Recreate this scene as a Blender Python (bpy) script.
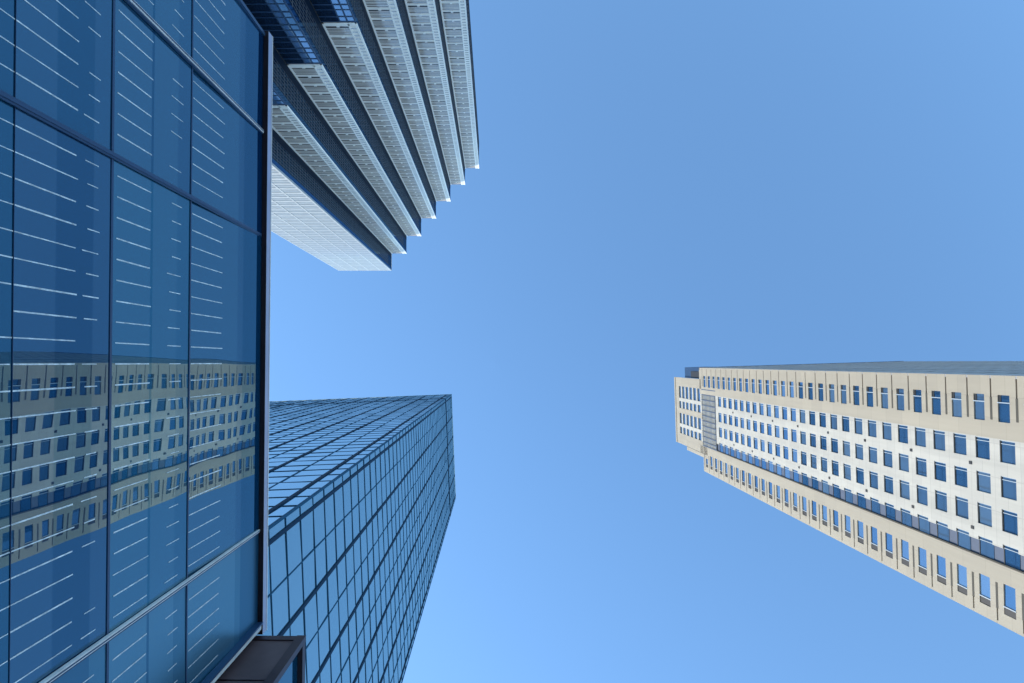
import bpy, math, random
from mathutils import Vector
random.seed(7)
R = math.radians
for o in list(bpy.data.objects): bpy.data.objects.remove(o)
scene = bpy.context.scene
COL = scene.collection

# ---------------------------------------------------------------- camera
W, H = 1024, 683
FPX = 683.0                      # 24 mm lens
EYE = 1.6
VX, VY = 495.0, 362.5            # pixel of the zenith
cam = bpy.data.cameras.new('camera')
cam.lens = 24.01; cam.sensor_width = 36; cam.sensor_fit = 'HORIZONTAL'
cam.shift_x = (W/2-VX)/W; cam.shift_y = (VY-H/2)/W
cam.clip_start = 0.1; cam.clip_end = 20000
co = bpy.data.objects.new('camera', cam); COL.objects.link(co)
co.location = (0, 0, EYE); co.rotation_euler = (R(180), 0, 0)    # looks straight up, image down = +Y
scene.camera = co

# ---------------------------------------------------------------- light
SUN_DIR = Vector((-0.77, 0.64, 0)).normalized(); SUN_EL = R(37)
w = bpy.data.worlds.new('World'); scene.world = w; w.use_nodes = True
nt = w.node_tree; bg = nt.nodes['Background']
sky = nt.nodes.new('ShaderNodeTexSky'); sky.sky_type = 'NISHITA'; sky.sun_disc = False
sky.sun_elevation = SUN_EL; sky.sun_rotation = math.atan2(SUN_DIR.x, SUN_DIR.y)
sky.altitude = 0; sky.air_density = 1.0; sky.dust_density = 0.1; sky.ozone_density = 1.0
tint = nt.nodes.new('ShaderNodeVectorMath'); tint.operation = 'MULTIPLY'; tint.inputs[1].default_value = (0.735, 0.98, 1.07)
nt.links.new(sky.outputs[0], tint.inputs[0]); nt.links.new(tint.outputs[0], bg.inputs[0]); bg.inputs[1].default_value = 0.15
sl = bpy.data.lights.new('sun', 'SUN'); sl.energy = 2.0; sl.angle = R(0.53); sl.color = (1.0, 0.90, 0.78)
so = bpy.data.objects.new('sun', sl); COL.objects.link(so)
sd = Vector((SUN_DIR.x*math.cos(SUN_EL), SUN_DIR.y*math.cos(SUN_EL), math.sin(SUN_EL)))
so.rotation_euler = sd.to_track_quat('Z', 'Y').to_euler(); so.location = (0, 0, 300)
vs = scene.view_settings
vs.view_transform = 'Standard'; vs.look = 'None'; vs.gamma = 1; vs.use_curve_mapping = False
vs.exposure = 1.16

# ---------------------------------------------------------------- materials
def mat(name, col, rough=0.7, metal=0.0, noise=0.0, nscale=1.0, bump=0.0, spec=0.4, streak=False):
    m = bpy.data.materials.new(name); m.use_nodes = True
    t = m.node_tree; b = t.nodes['Principled BSDF']
    b.inputs['Base Color'].default_value = (*col, 1); b.inputs['Roughness'].default_value = rough
    b.inputs['Metallic'].default_value = metal; b.inputs['Specular IOR Level'].default_value = spec
    if noise:
        tc = t.nodes.new('ShaderNodeTexCoord'); n = t.nodes.new('ShaderNodeTexNoise')
        mp = t.nodes.new('ShaderNodeMapping')
        if streak: mp.inputs['Scale'].default_value = (1, 1, 0.06)
        n.inputs['Scale'].default_value = nscale; n.inputs['Detail'].default_value = 6
        n.inputs['Roughness'].default_value = 0.65
        t.links.new(tc.outputs['Object'], mp.inputs[0]); t.links.new(mp.outputs[0], n.inputs['Vector'])
        r = t.nodes.new('ShaderNodeMapRange')
        r.inputs['From Min'].default_value = 0.3; r.inputs['From Max'].default_value = 0.7
        r.inputs['To Min'].default_value = 1-noise; r.inputs['To Max'].default_value = 1+noise*0.6
        t.links.new(n.outputs['Fac'], r.inputs['Value'])
        mx = t.nodes.new('ShaderNodeVectorMath'); mx.operation = 'SCALE'
        mx.inputs[0].default_value = col
        t.links.new(r.outputs[0], mx.inputs['Scale']); t.links.new(mx.outputs[0], b.inputs['Base Color'])
        if bump:
            bp = t.nodes.new('ShaderNodeBump'); bp.inputs['Strength'].default_value = bump
            t.links.new(n.outputs['Fac'], bp.inputs['Height']); t.links.new(bp.outputs[0], b.inputs['Normal'])
    return m

def fade(m, zs=9.0, lo=.42, hi=.60, mx=.95):
    t = m.node_tree; out = t.nodes['Material Output']; b = t.nodes['Principled BSDF']
    tc = t.nodes.new('ShaderNodeTexCoord'); mp = t.nodes.new('ShaderNodeMapping'); mp.inputs['Scale'].default_value = (1, 14, zs)
    n = t.nodes.new('ShaderNodeTexNoise'); n.inputs['Scale'].default_value = 1; n.inputs['Detail'].default_value = 5; n.inputs['Roughness'].default_value = .7
    r = t.nodes.new('ShaderNodeMapRange'); r.inputs['From Min'].default_value = lo; r.inputs['From Max'].default_value = hi
    r.inputs['To Min'].default_value = .6; r.inputs['To Max'].default_value = mx
    mix = t.nodes.new('ShaderNodeMixShader'); tr = t.nodes.new('ShaderNodeBsdfTransparent')
    t.links.new(tc.outputs['Object'], mp.inputs[0]); t.links.new(mp.outputs[0], n.inputs['Vector']); t.links.new(n.outputs['Fac'], r.inputs['Value'])
    t.links.new(r.outputs[0], mix.inputs[0]); t.links.new(tr.outputs[0], mix.inputs[1]); t.links.new(b.outputs[0], mix.inputs[2])
    t.links.new(mix.outputs[0], out.inputs[0])
def joints(m, w_, h_, k=.86):
    # thin panel joints in the (y, z) plane of a facade
    t = m.node_tree; b = t.nodes['Principled BSDF']; src = b.inputs['Base Color'].links[0].from_socket
    tc = t.nodes.new('ShaderNodeTexCoord'); sp = t.nodes.new('ShaderNodeSeparateXYZ'); cb = t.nodes.new('ShaderNodeCombineXYZ')
    br = t.nodes.new('ShaderNodeTexBrick'); br.offset = 0; br.inputs['Scale'].default_value = 1
    br.inputs['Brick Width'].default_value = w_; br.inputs['Row Height'].default_value = h_; br.inputs['Mortar Size'].default_value = .03
    br.inputs['Mortar Smooth'].default_value = .1
    br.inputs['Color1'].default_value = (1,1,1,1); br.inputs['Color2'].default_value = (.93,.93,.94,1); br.inputs['Mortar'].default_value = (k,k,k,1)
    mu = t.nodes.new('ShaderNodeVectorMath'); mu.operation = 'MULTIPLY'
    t.links.new(tc.outputs['Object'], sp.inputs[0]); t.links.new(sp.outputs['Y'], cb.inputs[0]); t.links.new(sp.outputs['Z'], cb.inputs[1])
    t.links.new(cb.outputs[0], br.inputs['Vector']); t.links.new(src, mu.inputs[0]); t.links.new(br.outputs['Color'], mu.inputs[1])
    t.links.new(mu.outputs[0], b.inputs['Base Color'])

def glass(name, base, tint, lo, hi, rough=0.02, wob=0.0, wscale=0.4, base2=None):
    """architectural mirror glass: tinted reflection over a dark body, stronger at grazing angles"""
    m = bpy.data.materials.new(name); m.use_nodes = True
    t = m.node_tree; t.nodes.clear()
    out = t.nodes.new('ShaderNodeOutputMaterial'); mix = t.nodes.new('ShaderNodeMixShader')
    d = t.nodes.new('ShaderNodeBsdfDiffuse'); g = t.nodes.new('ShaderNodeBsdfGlossy')
    d.inputs[0].default_value = (*base, 1); g.inputs[0].default_value = (*tint, 1); g.inputs['Roughness'].default_value = rough
    if base2:      # every window has its own blind or room behind it
        oi = t.nodes.new('ShaderNodeObjectInfo'); cr = t.nodes.new('ShaderNodeValToRGB')
        cr.color_ramp.elements[0].position = .35; cr.color_ramp.elements[0].color = (*base, 1)
        cr.color_ramp.elements[1].position = 1.0; cr.color_ramp.elements[1].color = (*base2, 1)
        t.links.new(oi.outputs['Random'], cr.inputs[0]); t.links.new(cr.outputs[0], d.inputs[0])
    lw = t.nodes.new('ShaderNodeLayerWeight'); lw.inputs[0].default_value = 0.5
    mr = t.nodes.new('ShaderNodeMapRange'); mr.inputs['To Min'].default_value = lo; mr.inputs['To Max'].default_value = hi
    t.links.new(lw.outputs['Facing'], mr.inputs['Value']); t.links.new(mr.outputs[0], mix.inputs[0])
    t.links.new(d.outputs[0], mix.inputs[1]); t.links.new(g.outputs[0], mix.inputs[2]); t.links.new(mix.outputs[0], out.inputs[0])
    if wob:
        tc = t.nodes.new('ShaderNodeTexCoord'); n = t.nodes.new('ShaderNodeTexNoise'); n.inputs['Scale'].default_value = wscale
        n.inputs['Detail'].default_value = 1
        bp = t.nodes.new('ShaderNodeBump'); bp.inputs['Strength'].default_value = 1; bp.inputs['Distance'].default_value = wob
        t.links.new(tc.outputs['Object'], n.inputs['Vector'])
        t.links.new(n.outputs['Fac'], bp.inputs['Height']); t.links.new(bp.outputs[0], g.inputs['Normal'])
    return m

M = dict(
    paving=mat('paving', (0.56, 0.53, 0.48), 0.85, noise=0.2, nscale=0.3, bump=0.1),
    # near glass building
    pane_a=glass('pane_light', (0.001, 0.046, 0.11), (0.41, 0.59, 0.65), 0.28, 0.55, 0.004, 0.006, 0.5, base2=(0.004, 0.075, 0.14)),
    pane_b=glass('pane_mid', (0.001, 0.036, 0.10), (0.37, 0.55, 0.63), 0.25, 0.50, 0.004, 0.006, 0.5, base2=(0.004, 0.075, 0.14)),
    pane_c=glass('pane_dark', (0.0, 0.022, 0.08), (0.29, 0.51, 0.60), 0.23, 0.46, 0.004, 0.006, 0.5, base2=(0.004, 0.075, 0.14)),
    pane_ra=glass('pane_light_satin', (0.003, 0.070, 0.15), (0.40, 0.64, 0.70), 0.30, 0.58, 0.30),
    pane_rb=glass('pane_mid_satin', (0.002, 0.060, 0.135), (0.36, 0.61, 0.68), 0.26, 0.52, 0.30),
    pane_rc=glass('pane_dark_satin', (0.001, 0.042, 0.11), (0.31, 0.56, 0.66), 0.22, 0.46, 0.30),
    frit=mat('frit_line', (0.80, 0.84, 0.88), 0.5, noise=0.3, nscale=5),
    silver=mat('silver_metal', (0.72, 0.70, 0.70), 0.4, metal=0.0, noise=0.2, nscale=3),
    navy=mat('navy_metal', (0.014, 0.045, 0.11), 0.4, spec=0.5),
    coping=mat('coping_metal', (0.36, 0.37, 0.50), 0.45, metal=0.2, noise=0.12, nscale=2),
    bronze=mat('dark_bronze_metal', (0.032, 0.016, 0.022), 0.45, noise=0.25, nscale=2),
    bronze_l=mat('bronze_panel', (0.10, 0.062, 0.066), 0.5, noise=0.3, nscale=1.2),
    concrete=mat('concrete', (0.32, 0.31, 0.30), 0.8, noise=0.2, nscale=0.6),
    # blue glass tower
    tglass=glass('tower_glass', (0.05, 0.12, 0.20), (0.80, 0.92, 0.92), 0.60, 0.90, 0.03),
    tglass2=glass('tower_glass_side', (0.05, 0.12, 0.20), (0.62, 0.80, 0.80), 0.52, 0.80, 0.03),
    tmull=mat('tower_mullion', (0.002, 0.022, 0.055), 0.6, spec=0.1),
    tbar=mat('tower_glazing_bar', (0.006, 0.06, 0.13), 0.6, spec=0.1),
    # serrated tower
    zwhite=mat('pale_cladding', (0.95, 0.92, 0.87), 0.5, noise=0.06, nscale=0.3),
    zslat=mat('pale_slat', (0.92, 0.87, 0.80), 0.5, noise=0.08, nscale=0.5),
    zdeep=mat('deep_navy_panel', (0.004, 0.012, 0.03), 0.6, spec=0.1),
    zwin=glass('grey_window', (0.24, 0.20, 0.17), (0.85, 0.82, 0.78), 0.25, 0.50, 0.1),
    zdark=glass('dark_glass', (0.006, 0.014, 0.03), (0.30, 0.5, 0.7), 0.03, 0.22, 0.05),
    zdark2=glass('dark_glass_edge', (0.005, 0.02, 0.055), (0.25, 0.5, 0.8), 0.10, 0.35, 0.05),
    zgrid=mat('grey_grid', (0.085, 0.09, 0.105), 0.6),
    zblue=glass('pale_blue_glass', (0.10, 0.18, 0.30), (0.6, 0.75, 0.9), 0.25, 0.5, 0.05),
    zfin=mat('pale_fin', (0.52, 0.56, 0.58), 0.5, noise=0.15, nscale=0.6),
    zpale=mat('pale_fluted_cladding', (0.27, 0.33, 0.38), 0.5, noise=0.15, nscale=0.6),
    # stone tower
    white=mat('white_stone', (0.56, 0.525, 0.465), 0.75, noise=0.16, nscale=0.45, streak=True),
    beige=mat('beige_stone', (0.46, 0.40, 0.315), 0.8, noise=0.12, nscale=0.3, streak=True),
    groove=mat('groove_shadow_gap', (0.10, 0.09, 0.075), 0.9),
    wglass=glass('window_glass', (0.03, 0.08, 0.17), (0.44, 0.60, 0.76), 0.34, 0.54, 0.02, base2=(0.14, 0.22, 0.32)),
    wframe=mat('window_frame', (0.42, 0.48, 0.54), 0.5),
    wdark=mat('vent_and_recess_shade', (0.015, 0.018, 0.022), 0.6),  # vents and dark louvres, also the recess shadow painted on bay windows
    spandrel=mat('grey_spandrel', (0.075, 0.105, 0.17), 0.6, noise=0.1, nscale=1),
    lgrey=mat('louvre_grey', (0.42, 0.43, 0.44), 0.6, noise=0.15, nscale=1),
    zinc=mat('zinc_cladding', (0.42, 0.40, 0.40), 0.5, noise=0.25, nscale=0.25, streak=True),
    roof=mat('roof_felt', (0.12, 0.12, 0.12), 0.9),
)

fade(M['frit'])
joints(M['white'], 3.29, 1.65, .80); joints(M['beige'], 2.05, 3.3, .84)
# ---------------------------------------------------------------- mesh helpers
class MB:
    def __init__(s): s.v = []; s.f = []; s.m = []; s.mats = []
    def mi(s, m):
        if m not in s.mats: s.mats.append(m)
        return s.mats.index(m)
    def box(s, x0, x1, y0, y1, z0, z1, m):
        if x0 > x1: x0, x1 = x1, x0
        if y0 > y1: y0, y1 = y1, y0
        if z0 > z1: z0, z1 = z1, z0
        i = len(s.v); k = s.mi(m)
        s.v += [(x0,y0,z0),(x1,y0,z0),(x1,y1,z0),(x0,y1,z0),(x0,y0,z1),(x1,y0,z1),(x1,y1,z1),(x0,y1,z1)]
        for q in ((0,3,2,1),(4,5,6,7),(0,1,5,4),(1,2,6,5),(2,3,7,6),(3,0,4,7)):
            s.f.append(tuple(i+a for a in q)); s.m.append(k)
        return s
    def quad(s, pts, m):
        i = len(s.v); s.v += [tuple(p) for p in pts]; s.f.append((i,i+1,i+2,i+3)); s.m.append(s.mi(m)); return s
    def prism(s, poly, z0, z1, m):
        i = len(s.v); n = len(poly); k = s.mi(m)
        s.v += [(x,y,z0) for x,y in poly]+[(x,y,z1) for x,y in poly]
        s.f.append(tuple(i+a for a in reversed(range(n)))); s.m.append(k)
        s.f.append(tuple(i+n+a for a in range(n))); s.m.append(k)
        for a in range(n):
            b = (a+1) % n; s.f.append((i+a,i+b,i+n+b,i+n+a)); s.m.append(k)
        return s
    def build(s, name, parent=None, loc=(0,0,0), **props):
        me = bpy.data.meshes.new(name); me.from_pydata(s.v, [], s.f)
        for m in s.mats: me.materials.append(m)
        me.polygons.foreach_set('material_index', s.m); me.update()
        o = bpy.data.objects.new(name, me); COL.objects.link(o); o.location = loc
        if parent: o.parent = parent
        for k, v in props.items(): o[k] = v
        return o
def thing(name, label, cat, loc, rz=0.0, group=None):
    o = bpy.data.objects.new(name, None); COL.objects.link(o); o.location = loc; o.rotation_euler = (0,0,rz)
    o['label'] = label; o['category'] = cat
    if group: o['group'] = group
    return o

# ---------------------------------------------------------------- setting
g = MB(); g.quad([(-4000,-4000,0),(4000,-4000,0),(4000,4000,0),(-4000,4000,0)], M['paving'])
g.build('ground', kind='structure')

# ================================================================ near glass building
D = 4.3; WR = 0.010                          # distance of the glass wall, its slight turn
def hgt(rel): return FPX*D/rel + EYE         # height of a line seen rel px from the zenith
def ypos(r): return r*D/(1-WR*r)
near = thing('glass_building', 'low blue mirror glass building close by on the left, reflecting the stone tower',
             'building', (-D, 0, 0), math.atan(WR))
Y0, Y1 = ypos(-1.40), ypos(1.115)
YM1, YM2, YM3 = ypos(-0.985), ypos(-0.542), ypos(0.705)
ZT = hgt(236.4)
rows = [0.15, 2.35, 5.0, hgt(483), hgt(385), hgt(306), ZT]
rows = sorted(set(rows))
verts_m = [Y0, YM1, YM2, YM3, Y1]
b = MB(); b.box(-9, -0.12, Y0+0.02, Y1-0.02, 0, ZT+0.05, M['concrete']); b.build('core_wall', near)
PITCH = 0.0553; OFF = 0.0515
def lines_in(y0, y1):
    k0 = int(-40); out = []
    for k in range(-40, 41):
        y = ypos(OFF+PITCH*k) if False else ypos(-(OFF+PITCH*k))
        if y0+0.10 < y < y1-0.10: out.append(y)
    return out
# tonal bands and line segments inside a row, as fractions of its height (bottom to top)
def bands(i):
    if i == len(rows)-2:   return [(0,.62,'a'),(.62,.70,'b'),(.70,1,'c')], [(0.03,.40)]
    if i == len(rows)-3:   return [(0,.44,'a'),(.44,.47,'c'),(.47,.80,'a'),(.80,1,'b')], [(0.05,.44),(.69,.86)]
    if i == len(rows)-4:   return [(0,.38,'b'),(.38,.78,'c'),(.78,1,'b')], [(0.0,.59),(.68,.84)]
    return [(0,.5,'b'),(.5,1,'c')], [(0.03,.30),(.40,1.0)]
for bi in range(4):
    for ri in range(len(rows)-1):
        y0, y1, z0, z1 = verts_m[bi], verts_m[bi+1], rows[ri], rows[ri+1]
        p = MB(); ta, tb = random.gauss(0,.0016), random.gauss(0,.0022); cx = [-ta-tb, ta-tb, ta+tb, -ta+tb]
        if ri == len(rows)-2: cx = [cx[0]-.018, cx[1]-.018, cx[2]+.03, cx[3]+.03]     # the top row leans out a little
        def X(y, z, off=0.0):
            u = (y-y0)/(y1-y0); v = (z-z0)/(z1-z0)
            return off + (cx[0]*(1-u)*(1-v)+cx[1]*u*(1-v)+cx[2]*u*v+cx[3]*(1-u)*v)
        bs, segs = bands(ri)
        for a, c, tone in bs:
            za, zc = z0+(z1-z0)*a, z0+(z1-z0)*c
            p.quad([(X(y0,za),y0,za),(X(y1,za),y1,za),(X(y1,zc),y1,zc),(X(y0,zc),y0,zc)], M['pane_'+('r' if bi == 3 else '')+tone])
        hh = z1-z0
        for y in lines_in(y0, y1):
            for si, (a, c) in enumerate(segs):
                if si == 1 and random.random() < .06: continue
                ja = random.uniform(-.004,.004); jc = random.uniform(-.012,.012)
                za, zc = z0+hh*max(0.004,a+ja), z0+hh*min(.998,c+jc)
                wd = random.uniform(.0055,.0082)*(1 if si == 0 else .8)
                if si == 1: za += hh*random.uniform(-.03,.04)
                xa, xb = X(y,za), X(y,zc)
                p.quad([(xa+.003,y-wd,za),(xa+.003,y+wd,za),(xb+.003,y+wd,zc),(xb+.003,y-wd,zc)], M['frit'])
        p.build('glass_pane', near)
# vertical mullions (silver, thin dark, silver)
for y, mm, wd, pr in ((YM1,'silver',.024,.06),(YM2,'navy',.022,.04),(YM3,'silver',.022,.06)):
    m = MB(); m.box(.012, pr, y-wd, y+wd, 0.1, ZT-.02, M[mm])
    m.box(.010, pr-.01, y+wd, y+wd+.022, 0.1, ZT-.02, M['navy'])
    if mm == 'silver':
        m.box(pr, pr+.012, y-wd*.25, y+wd*.15, 0.1, ZT-.03, M['navy'])
    m.build('mullion', near)
for i, z in enumerate(rows[1:-1]):
    m = MB(); k_ = .022 if i == len(rows)-4 else (.016 if i == len(rows)-3 else .003)
    m.box(-.03, .009 if i > 2 else .007, Y0, Y1, z-k_, z+k_, M['navy']); m.build('transom', near)
# edge trims
m = MB(); m.box(.006, .10, Y1-.10, Y1+.0, 0, ZT, M['silver']); m.box(.012,.13,Y1-.13,Y1-.10,0,ZT,M['navy'])
m.build('edge_trim', near)
m = MB(); m.box(-.30, .06, Y0-.06, Y0, 0, ZT, M['navy']); m.build('edge_trim', near)
# coping
zc = FPX*(D-.12)/226.0 + EYE
m = MB(); m.box(-9.1, .119, Y0-.10, Y1+.10, ZT, ZT+.012, M['bronze']); m.box(-9.1, .120, Y0-.10, Y1+.10, ZT+.012, zc, M['coping'])
m.box(.11, .128, Y0-.10, Y1+.10, ZT+.2, ZT+.23, M['silver'])
m.build('coping', near)
# projecting dark bay beyond the glass
ZB = FPX*(Y1+.12)/273.5 + EYE; XB = D+.05-189*(ZB-EYE)/FPX
bay = MB()
bay.box(-8.8, XB-.14, Y1+.13, Y1+9, 0, ZB-.05, M['bronze_l'])
bay.box(-8.8, .0, Y1+.001, Y1+.13, 0, ZB-.08, M['bronze'])
bo = bay.build('corner_bay', near)
f = MB()
f.box(XB-.16, XB, Y1+.10, Y1+.21, 0, ZB, M['bronze'])
for y in (Y1+2.6, Y1+5.1, Y1+7.6): f.box(XB-.14, XB, y-.06, y+.06, 0, ZB-.01, M['bronze'])
f.box(-8.7, XB-.01, Y1+.11, Y1+9, ZB-.18, ZB-.002, M['bronze'])
for z in (3.4, 6.8, 10.2): f.box(XB-.13, XB-.02, Y1+.3, Y1+9, z-.05, z+.05, M['bronze'])
for z in (3.0, 6.1, 9.2, 12.3):
    f.box(-.4, XB-.17, Y1+.115, Y1+.127, z-.012, z+.012, M['bronze'])
f.build('frame', bo)
p = MB(); p.quad([(XB-.10,Y1+.2,0),(XB-.10,Y1+9,0),(XB-.10,Y1+9,ZB-.17),(XB-.10,Y1+.2,ZB-.17)], M['pane_a']); p.build('glass_pane', bo)

# ================================================================ blue glass tower (lower left)
H2 = 250.0
C2 = (-43.5*H2/FPX, 31.8*H2/FPX)
t2 = thing('glass_tower', 'tall pale blue glass tower with dark mullions, rising behind the low glass building',
           'skyscraper', (C2[0], C2[1], 0), -math.atan(0.040))
Z2 = H2+EYE; PX2 = H2/FPX
LR = 104*PX2; LL = 195*PX2          # right face along +y, left face along -x (local)
b = MB(); b.box(-LL, -.25, .25, LR, 0, Z2-.6, M['concrete']); b.box(-LL,-.3,.3,LR-.3,Z2-.6,Z2-.4,M['roof']); b.build('core_wall', t2)
FL = 0.01553*H2
nfl = int(Z2//FL)+1
zs = sorted([Z2-i*FL for i in range(nfl)]+[0.0]); zs = [z for z in zs if z >= 0]
RM = [2.9+19.6*k for k in range(6)]; LM = [5.0+19.6*k for k in range(12)]
def pane_face(name, axis, L, marks, m):
    us = [0.0]
    for a, c in zip(marks, marks[1:]+[None]):
        us.append(a*PX2)
        if c is not None: us.append((a+c)/2*PX2)
    us = [u for u in us if u < L-.2]+[L]
    q = MB()
    for i in range(len(us)-1):
        for j in range(len(zs)-1):
            tx, tz = max(-.009,min(.009,random.gauss(0,.005))), max(-.009,min(.009,random.gauss(0,.005)))
            u0,u1,z0,z1 = us[i],us[i+1],zs[j],zs[j+1]
            def d(u,z): return tx*(u-(u0+u1)/2)+tz*(z-(z0+z1)/2)-.05
            if axis == 'y': q.quad([(d(u0,z0),u0,z0),(d(u1,z0),u1,z0),(d(u1,z1),u1,z1),(d(u0,z1),u0,z1)], m)
            else: q.quad([(-u1,-d(u1,z0),z0),(-u0,-d(u0,z0),z0),(-u0,-d(u0,z1),z1),(-u1,-d(u1,z1),z1)], m)
    q.build(name, t2)
    return us
usR = pane_face('glass_face', 'y', LR, RM, M['tglass2'])
usL = pane_face('glass_face', 'x', LL, LM, M['tglass'])
for a in RM:
    q = MB(); q.box(-.10,.05, a*PX2-.16, a*PX2+.16, 0, Z2-.02, M['tmull']); q.build('mullion', t2)
for a in LM:
    if a*PX2 < LL: q = MB(); q.box(-a*PX2-.19,-a*PX2+.19, -.05,.10, 0, Z2-.02, M['tmull']); q.build('mullion', t2)
q = MB()
for u in usR:
    if min(abs(u-a*PX2) for a in RM) > .5: q.box(-.10,.012,u-.045,u+.045,0,Z2-.05,M['tbar'])
for z in zs[1:-1]: q.box(-.10,.010,.1,LR,z-.04,z+.04,M['tbar'])
q.build('glazing_bars', t2)
q = MB()
for u in usL:
    if min(abs(u-a*PX2) for a in LM) > .5: q.box(-u-.05,-u+.05,-.012,.10,0,Z2-.05,M['tbar'])
for z in zs[1:-1]: q.box(-LL,-.1,-.002,.10,z-.025,z+.025,M['tbar'])
q.build('glazing_bars', t2)
q = MB(); q.box(-.10,.10,-.10,.10,0,Z2-.01,M['tbar']); q.build('corner_post', t2)
zl = H2*0.885+EYE
q = MB(); q.box(-LL,-.11,-.06,.10,zl-.5,zl+.5,M['tmull']); q.box(-.10,.06,.11,LR,zl-.5,zl+.5,M['tmull']); q.build('parapet_rail', t2)
q = MB(); q.box(-LL,.05,-.05,.25,Z2-.03,Z2+.35,M['tglass']); q.box(-.25,.05,.25,LR,Z2-.03,Z2+.35,M['tglass2']); q.build('coping', t2)

# ================================================================ serrated tower (upper left)
H3 = 287.0; P3 = H3/FPX; Z3 = H3+EYE; ZS = 122+EYE; F3 = 4.0
xs = [391.7, 406.7, 421.4, 436.2, 450.6, 465.2, 479.2]
ys = [270.6, 253.8, 236.3, 218.7, 201.6, 184.9, 168.6, 141.5]
px = [(x-VX)*P3 for x in xs]; py = [(y-VY)*P3 for y in ys]
XL = (338.5-VX)*P3
t3 = thing('serrated_tower', 'tall tower with stepped sawtooth front of pale louvred bays and dark glass, upper left',
           'skyscraper', (px[0], py[0], 0))
ox, oy = px[0], py[0]
X3 = [x-ox for x in px]; Y3 = [y-oy for y in py]; XL -= ox
poly = [(XL+.35, Y3[0]-.35)]
for i in range(7):
    poly.append((X3[i]-.35, Y3[i]-.35)); poly.append((X3[i]-.35, Y3[i+1]-.35))
poly.append((XL+.35, Y3[7]-.35))
b = MB(); b.prism(poly[::-1], 0, Z3-.5, M['roof']); b.build('core_wall', t3)
nf = int(Z3//F3)
def tread(x0, x1, y, zb, zt, wide=False):
    """pale louvred bay facing +y"""
    w_ = x1-x0; q = MB()
    q.box(x0, x1-.01, y-.34, y-.12, zb, zt, M['zwin'])
    xi = x0+w_*.76
    q.box(x0, x0+.38, y-.34, y-.02, zb, zt, M['zwhite'])
    q.box(xi-.16, xi+.16, y-.14, y-.03, zb, zt, M['zwhite'])
    q.box(x1-.34, x1+.01, y-.34, y-.01, zb, zt, M['zwhite'])
    q.box(xi+.16, x1-.34, y-.14, y-.085, zb, zt, M['zslat'])
    k = 0; z = zb+.01
    q.box(x0+.38, x1-.34, y-.14, y-.03, zb-.4, zb+.6, M['zwhite'])
    while z < zt-F3*.5:
        j = random.uniform(.75, 1.25)
        q.box(x0+.38, xi-.16, y-.13, y-.085, z+.25, z+.25+.75*j, M['zslat'])           # spandrel
        q.box(x0+.38, xi-.16, y-.13, y-.065, z+.05, z+.17, M['zwhite'])
        if random.random() < .75: q.box(x0+.38, xi-.16, y-.125, y-.112, z+1.1, z+1.1+random.uniform(.15,.42), M['wdark'])
        for d_ in (1.7, 2.25, 2.8, 3.35):
            q.box(x0+.38, xi-.16, y-.13, y-.075, z+d_, z+d_+random.uniform(.10,.20), M['zwhite'])
        q.box(x0+.38+ (xi-x0)*.42, x0+.38+(xi-x0)*.42+.55, y-.09, y-.02, z+.25, z+1.25, M['zwhite'])
        for d_ in (.3, 1.6, 2.9): q.box(xi+.16, x1-.34, y-.09, y-.08, z+d_, z+d_+.30, M['zwin'])
        z += F3
    q.build('louvred_bay', t3)
for i in range(6):
    x0, x1, y = X3[i]+.36, X3[i+1], Y3[i+1]
    tread(x0-.36, x1, y, ZS, Z3)
    # dark and pale blue glass below
    w_ = x1-x0; q = MB()
    xa = x0+w_*.52
    q.box(x0-.36, xa, y-.34, y-.16, 0, ZS-.41, M['zdark']); q.box(xa, x1-.25, y-.34, y-.16, 0, ZS-.41, M['zblue'])
    q.box(x1-.25, x1-.012, y-.34, y-.10, 0, ZS-.41, M['navy'])
    q.box(xa-.1, xa+.1, y-.16, y-.10, 0, ZS-.42, M['navy']); xm = (xa+x1-.2)/2
    q.box(xm-.14, xm+.14, y-.16, y-.09, 0, ZS-.42, M['navy'])
    z = 1.0
    while z < ZS-1.5:
        q.box(x0-.30, x1-.26, y-.158, y-.105, z, z+.34, M['navy']); q.box(x0-.30, x1-.26, y-.157, y-.112, z+1.75, z+2.0, M['navy'])
        z += F3
    q.build('lower_glass', t3)
# dark glass flanks facing +x
for i in range(7):
    x, ya, yb = X3[i], Y3[i], Y3[i+1]
    q = MB(); L = ya-yb
    q.box(x-.34, x-.10, yb, ya-.36, 0, Z3, M['zdark'])
    q.box(x-.101, x-.06, ya-.36-L*.13, ya-.36, 0, Z3-.01, M['zdark2'])      # bluer strip beside the pale bay
    q.box(x-.101, x-.05, yb+.01, yb+L*.22, 0, Z3-.01, M['zdeep'])
    q.build('glass_flank', t3)
    q = MB(); n = 7  # grid lines stand for the bright bay's reflection in the dark glass
    for k in range(n+1):
        yy = yb+L*.22+(L*.62)*k/n; q.box(x-.10, x-.07, yy-.05, yy+.05, 0, Z3-F3*2.5, M['zgrid'])
    z = F3*.5
    while z < Z3-F3*2.6:
        q.box(x-.10, x-.072, yb+L*.22, ya-.36-L*.14, z, z+.22, M['zgrid']); q.box(x-.10, x-.074, yb+L*.22, ya-.36-L*.14, z+2.0, z+2.16, M['zgrid']); z += F3
    q.build('flank_grid', t3)
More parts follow.
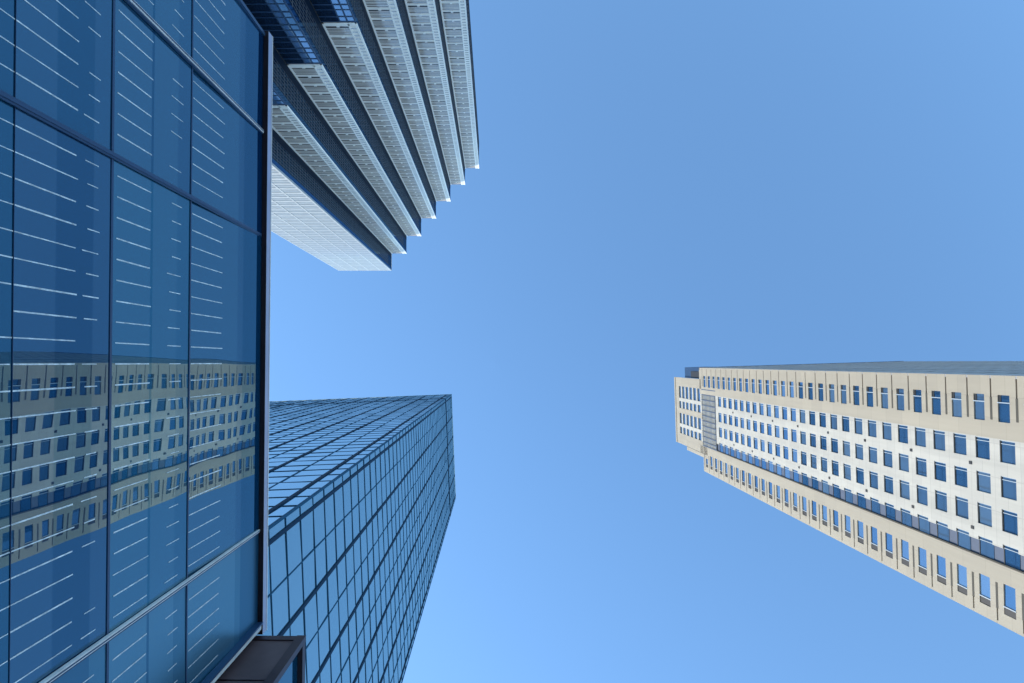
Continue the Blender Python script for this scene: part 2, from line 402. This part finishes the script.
# broad pale bay at the left end
q = MB(); wA = -XL
q.box(XL, -.01, -.34, -.08, 0, Z3, M['zpale'])
for fr in (0.0,.16,.36,.56,.78,.975):
    q.box(XL+wA*fr, XL+wA*fr+.38, -.10, .01, 0, Z3-.02, M['zfin'])
z = 1.0
while z < Z3-1.5:
    q.box(XL+.4, -.4, -.082, -.03, z, z+1.1, M['zfin']); q.box(XL+.4, -.4, -.082, -.05, z+2.2, z+2.6, M['zfin']); z += F3
q.build('fluted_bay', t3)
q = MB(); q.prism([(x,y) for x,y in [(XL,-.02)]]+[(XL,-.02)]*0+[(-.02,-.02),(-.02,Y3[1]-.02)]+[(XL,Y3[1]-.02)], Z3, Z3+.25, M['zwhite'])
q.build('parapet', t3)

# ================================================================ stone tower (right)
T0 = (48.05, 1.23); RS = 0.031; Z4 = EYE
t4 = thing('stone_tower', 'tall beige and white stone tower with rows of blue windows, right side of the photo',
           'skyscraper', (T0[0], T0[1], 0), -math.atan(RS))
cs = math.cos(math.atan(RS))
def tt(r): return (r*T0[0]-T0[1])/(1-RS*r)/cs
def hz(rel, r=0.2): return FPX*(T0[0]+RS*tt(r))/rel + EYE
YA, YW, YB, YE = 0.0, tt(.152), tt(.400), tt(.519)
HA = hz(204,.05); HW = hz(221,.25); HBt = hz(209,.5); HCB = hz(192,.45); HC = hz(180.5,.25)
DEP = 48.0; RC = 0.22
PT = 3.3
zc_w = hz(350.9,.2); zw0 = zc_w - PT*math.floor((zc_w-3)/PT)     # centre of the lowest white window
zc_b = hz(508.75,.09); zb0 = zc_b - PT*math.floor((zc_b-3)/PT)
cols = [(tt(.1535),tt(.197)), (tt(.224),tt(.2655)), (tt(.289),tt(.332)), (tt(.358),tt(.3985))]
# core
b = MB(); b.box(RC+.02, DEP, .3, YE-.3, 0, HBt-3, M['beige']); b.box(RC+.05, 30, YW*.55, YB+.9, HBt-3, HC-.6, M['beige']); b.build('core_wall', t4)
# white wall
q = MB(); zz = []
z = zw0; WH = 1.95
q.box(0, RC+.01, YW, YB, 0, zw0-WH/2, M['white'])
while z < HW-2:
    zz.append(z)
    edges = [YW]+[e for c in cols for e in c]+[YB]
    for k in range(0, len(edges)-1, 2):
        if edges[k+1]-edges[k] > .02:
            q.box(0.0, RC+.01, edges[k], edges[k+1], z-WH/2, z+WH/2, M['white'])
    top = z+PT-WH/2 if z+PT < HW-2 else HW
    q.box(0.0, RC+.01, YW, cols[3][0]+.4, z+WH/2, top, M['white'])
    q.box(0.16, RC+.01, cols[3][0]+.4, YB, z+WH/2, top, M['spandrel'])
    z += PT
q.box(-.02, .17, YB-.16, YB, zw0, HW, M['groove'])  # dark strip standing for the shaded reveal along this edge
q.build('white_wall', t4)
# vents every third floor
kref = min(range(len(zz)), key=lambda i: abs(zz[i]-hz(476,.21)))
for k in range(kref % 3, len(zz)):
    if (k-kref) % 3 == 0 and zz[k] > 40:
        for yv in ((cols[0][1]+cols[1][0])/2, (cols[2][1]+cols[3][0])/2):
            q = MB(); q.box(-.05,.0,yv-.16,yv+.16,zz[k]-PT/2+.05-.16,zz[k]-PT/2+.05+.16+.1,M['wdark']); q.build('vent', t4)
# windows, white field
def win_mesh(wd, ht):
    q = MB()
    q.box(RC-.10, RC-.02, .0, wd, -ht/2, ht/2, M['wglass'])
    q.box(RC-.14, RC-.02, .0, .07, -ht/2, ht/2, M['wframe'])
    q.box(RC-.14, RC-.101, .07, wd, ht/2-.10, ht/2, M['wdark'])  # dark strip along the window head
    q.box(RC-.16, RC-.101, .30, .37, -ht/2, ht/2-.10, M['wframe'])
    return q
proto = {}
far = MB()
def addbox(dst, src, y, z):
    i = len(dst.v); dst.v += [(a, b_+y, c+z) for a, b_, c in src.v]
    for f_, mi in zip(src.f, src.m): dst.f.append(tuple(i+k for k in f_)); dst.m.append(dst.mi(src.mats[mi]))
vis = [z for z in zz if z > hz(540)]
ind = set(vis[:25])
for ci, (ya, yb) in enumerate(cols):
    src = win_mesh(yb-ya, WH)
    first = None
    for z in zz:
        if z in ind:
            if first is None: first = src.build('window', t4, (0, ya, z))
            else:
                c = first.copy(); COL.objects.link(c); c.parent = t4; c.location = (0, ya, z); c.rotation_euler = (0, max(-.009,min(.009,random.gauss(0,.005))), max(-.009,min(.009,random.gauss(0,.005))))
        else: addbox(far, src, ya, z)
# crown windows and the rest
# beige bays
def beige_bay(name, y0, y1, wy0, wy1, top, mull, flip):
    q = MB(); z = zb0; BH = 1.5; zl_ = []
    q.box(0, RC+.01, y0, y1, 0, z-BH/2, M['beige'])
    while z < top-1.6:
        zl_.append(z)
        q.box(0, RC+.01, y0, wy0, z-BH/2, z+BH/2, M['beige']); q.box(0, RC+.01, wy1, y1, z-BH/2, z+BH/2, M['beige'])
        nt_ = z+PT-BH/2; zt_ = nt_ if z+PT < top-1.6 else top
        g0 = z+PT/2-.10
        # spandrel in two halves with a recessed groove between
        q.box(0, RC+.01, y0, y1, z+BH/2, g0, M['beige'])
        if zt_ > g0+.2:
            if not flip: ga, gb = y0, wy1-.15
            else: ga, gb = wy0+.15, y1
            q.box(.14, RC+.01, ga, gb, g0, g0+.20, M['groove'])
            if not flip: q.box(0, RC+.01, gb, y1, g0, g0+.20, M['beige'])
            else: q.box(0, RC+.01, y0, ga, g0, g0+.20, M['beige'])
            q.box(0, RC+.01, y0, y1, g0+.20, zt_, M['beige'])
            # deeper louvre slot beside the window
            a, c = (wy0+.25, wy1-.15) if not flip else (wy0+.15, wy1-.25)
            q.box(-.012, .139, a, c, g0-.06, g0+.24, M['groove'])
        z += PT
    q.build(name, t4)
    src = MB(); wd = wy1-wy0
    src.box(RC-.12, RC-.02, 0, wd, -BH/2, BH/2, M['wglass'])
    tr = wd*.28 if not flip else wd*.75
    src.box(-.01, RC-.121, tr-.05, tr+.05, -BH/2-.05, BH/2+.05, M['wframe'])
    if not flip: src.box(RC-.16, RC-.121, 0, tr-.05, BH/2-.34, BH/2, M['wdark'])  # recess shadow put in as a dark block at the pane's upper corner
    else: src.box(RC-.16, RC-.121, tr+.05, wd, -BH/2, BH/2, M['wdark'])
    first = None
    for z in zl_:
        if z > hz(545,.1):
            if first is None: first = src.build('bay_window', t4, (0, wy0, z))
            else:
                c = first.copy(); COL.objects.link(c); c.parent = t4; c.location = (0, wy0, z); c.rotation_euler = (0, random.gauss(0,.006), random.gauss(0,.006))
        else: addbox(far, src, wy0, z)
beige_bay('beige_wall', YA, YW, tt(.0645), tt(.118), HA, 0, False)
beige_bay('beige_wall', YB, YE, tt(.435), tt(.494), HBt, 0, True)
# side walls
q = MB(); q.box(.01, DEP, -.001, .30, 0, HA-.4, M['zinc'])
z = 3.0
while z < HA-3:
    q.box(.5, DEP, -.03, -.001, z, z+.12, M['lgrey']); z += PT
for x in range(4, int(DEP), 5): q.box(x, x+.25, -.06, -.001, 0, HA-.5, M['zinc'])
q.box(0, DEP+.1, -.10, .5, HA-.4, HA, M['spandrel'])
q.build('side_wall', t4)
q = MB(); q.box(.01, DEP, YE-.3, YE-.001, 0, HBt-.3, M['beige']); q.build('side_wall', t4)
# mechanical band and crown
q = MB()
mb0, mb1 = HW, hz(207,.25)
q.box(.14, RC+.01, tt(.118), YB+.2, mb0, mb1, M['lgrey'])
z = mb0+.1
while z < mb1-.2: q.box(.02, .14, tt(.12), YB+.1, z, z+.16, M['white' if int(z*10)%2 else 'lgrey']); z += .85
for r in (.13,.155,.18,.205,.23,.255,.28,.305,.33,.355,.38,.398): y = tt(r); q.box(-.01,.16,y-.10,y+.10,mb0,mb1,M['spandrel'])
q.box(0, .3, YW, YB, mb0-.01, mb0+.35, M['wdark'])
q.build('louvre_band', t4)
CY0, CY1 = tt(.081), tt(.436)
q = MB(); ccols = [(.128,.190),(.208,.245),(.272,.327),(.345,.380)]; cy = [(tt(a),tt(b_)) for a,b_ in ccols]
cz0, cz1 = mb1, HC; w0 = hz(204,.25); nw = 5; 
q.box(0, RC+.01, CY0, CY1, hz(184.5,.25), HC, M['beige'])
top_w = hz(184.5,.25)
q.box(0, RC+.01, CY0, cy[0][0], mb1, top_w, M['beige']); q.box(0, RC+.01, cy[3][1], CY1, mb1, top_w, M['beige'])
q.box(-.02, RC+.01, cy[0][1], cy[1][0], mb1, top_w, M['white']); q.box(-.02, RC+.01, cy[2][1], cy[3][0], mb1, top_w, M['white'])
q.box(0, RC+.01, cy[1][1], cy[2][0], mb1, top_w, M['beige'])
for ya, yb in cy:
    z = mb1
    while z < top_w-.5:
        q.box(.02, RC+.01, ya, yb, z, min(z+1.1, top_w), M['white']); z += PT
q.box(-.12, .001, CY0, CY1, HC-.9, HC+.05, M['beige'])
q.build('crown_wall', t4)
q2 = MB()
for ya, yb in cy: q2.box(.2, RC, ya, yb, mb1, top_w, M['wglass'])
q2.build('crown_glazing', t4)
# corner blocks on either side of the crown
q = MB(); q.box(.6, 6, tt(.026), CY0-.02, HA-.01, hz(187.5,.05), M['navy']); q.box(.45,.6,tt(.045),CY0-.1,HA+.3,hz(194,.05),M['wdark'])
q.box(6, 28, .6, CY0+1, HA-.01, HA+6, M['zinc']); q.build('roof_plant', t4)
q = MB(); q.box(.02, 8, CY1+.01, tt(.455), HBt-3, HCB, M['beige']); q.box(-.01,.02,CY1+.01,CY1+.10,HBt-3,HCB,M['groove']); q.build('corner_block', t4)
q = MB(); q.box(.0, 8, YB+.01, CY1, HBt-3, mb1+2, M['beige']); q.build('corner_block', t4)
far.build('window', t4, kind='stuff')
q = MB(); q.box(.3, DEP-.3, .3, YE-.3, HBt-3, HBt-2.8, M['roof']); q.build('roof', t4)
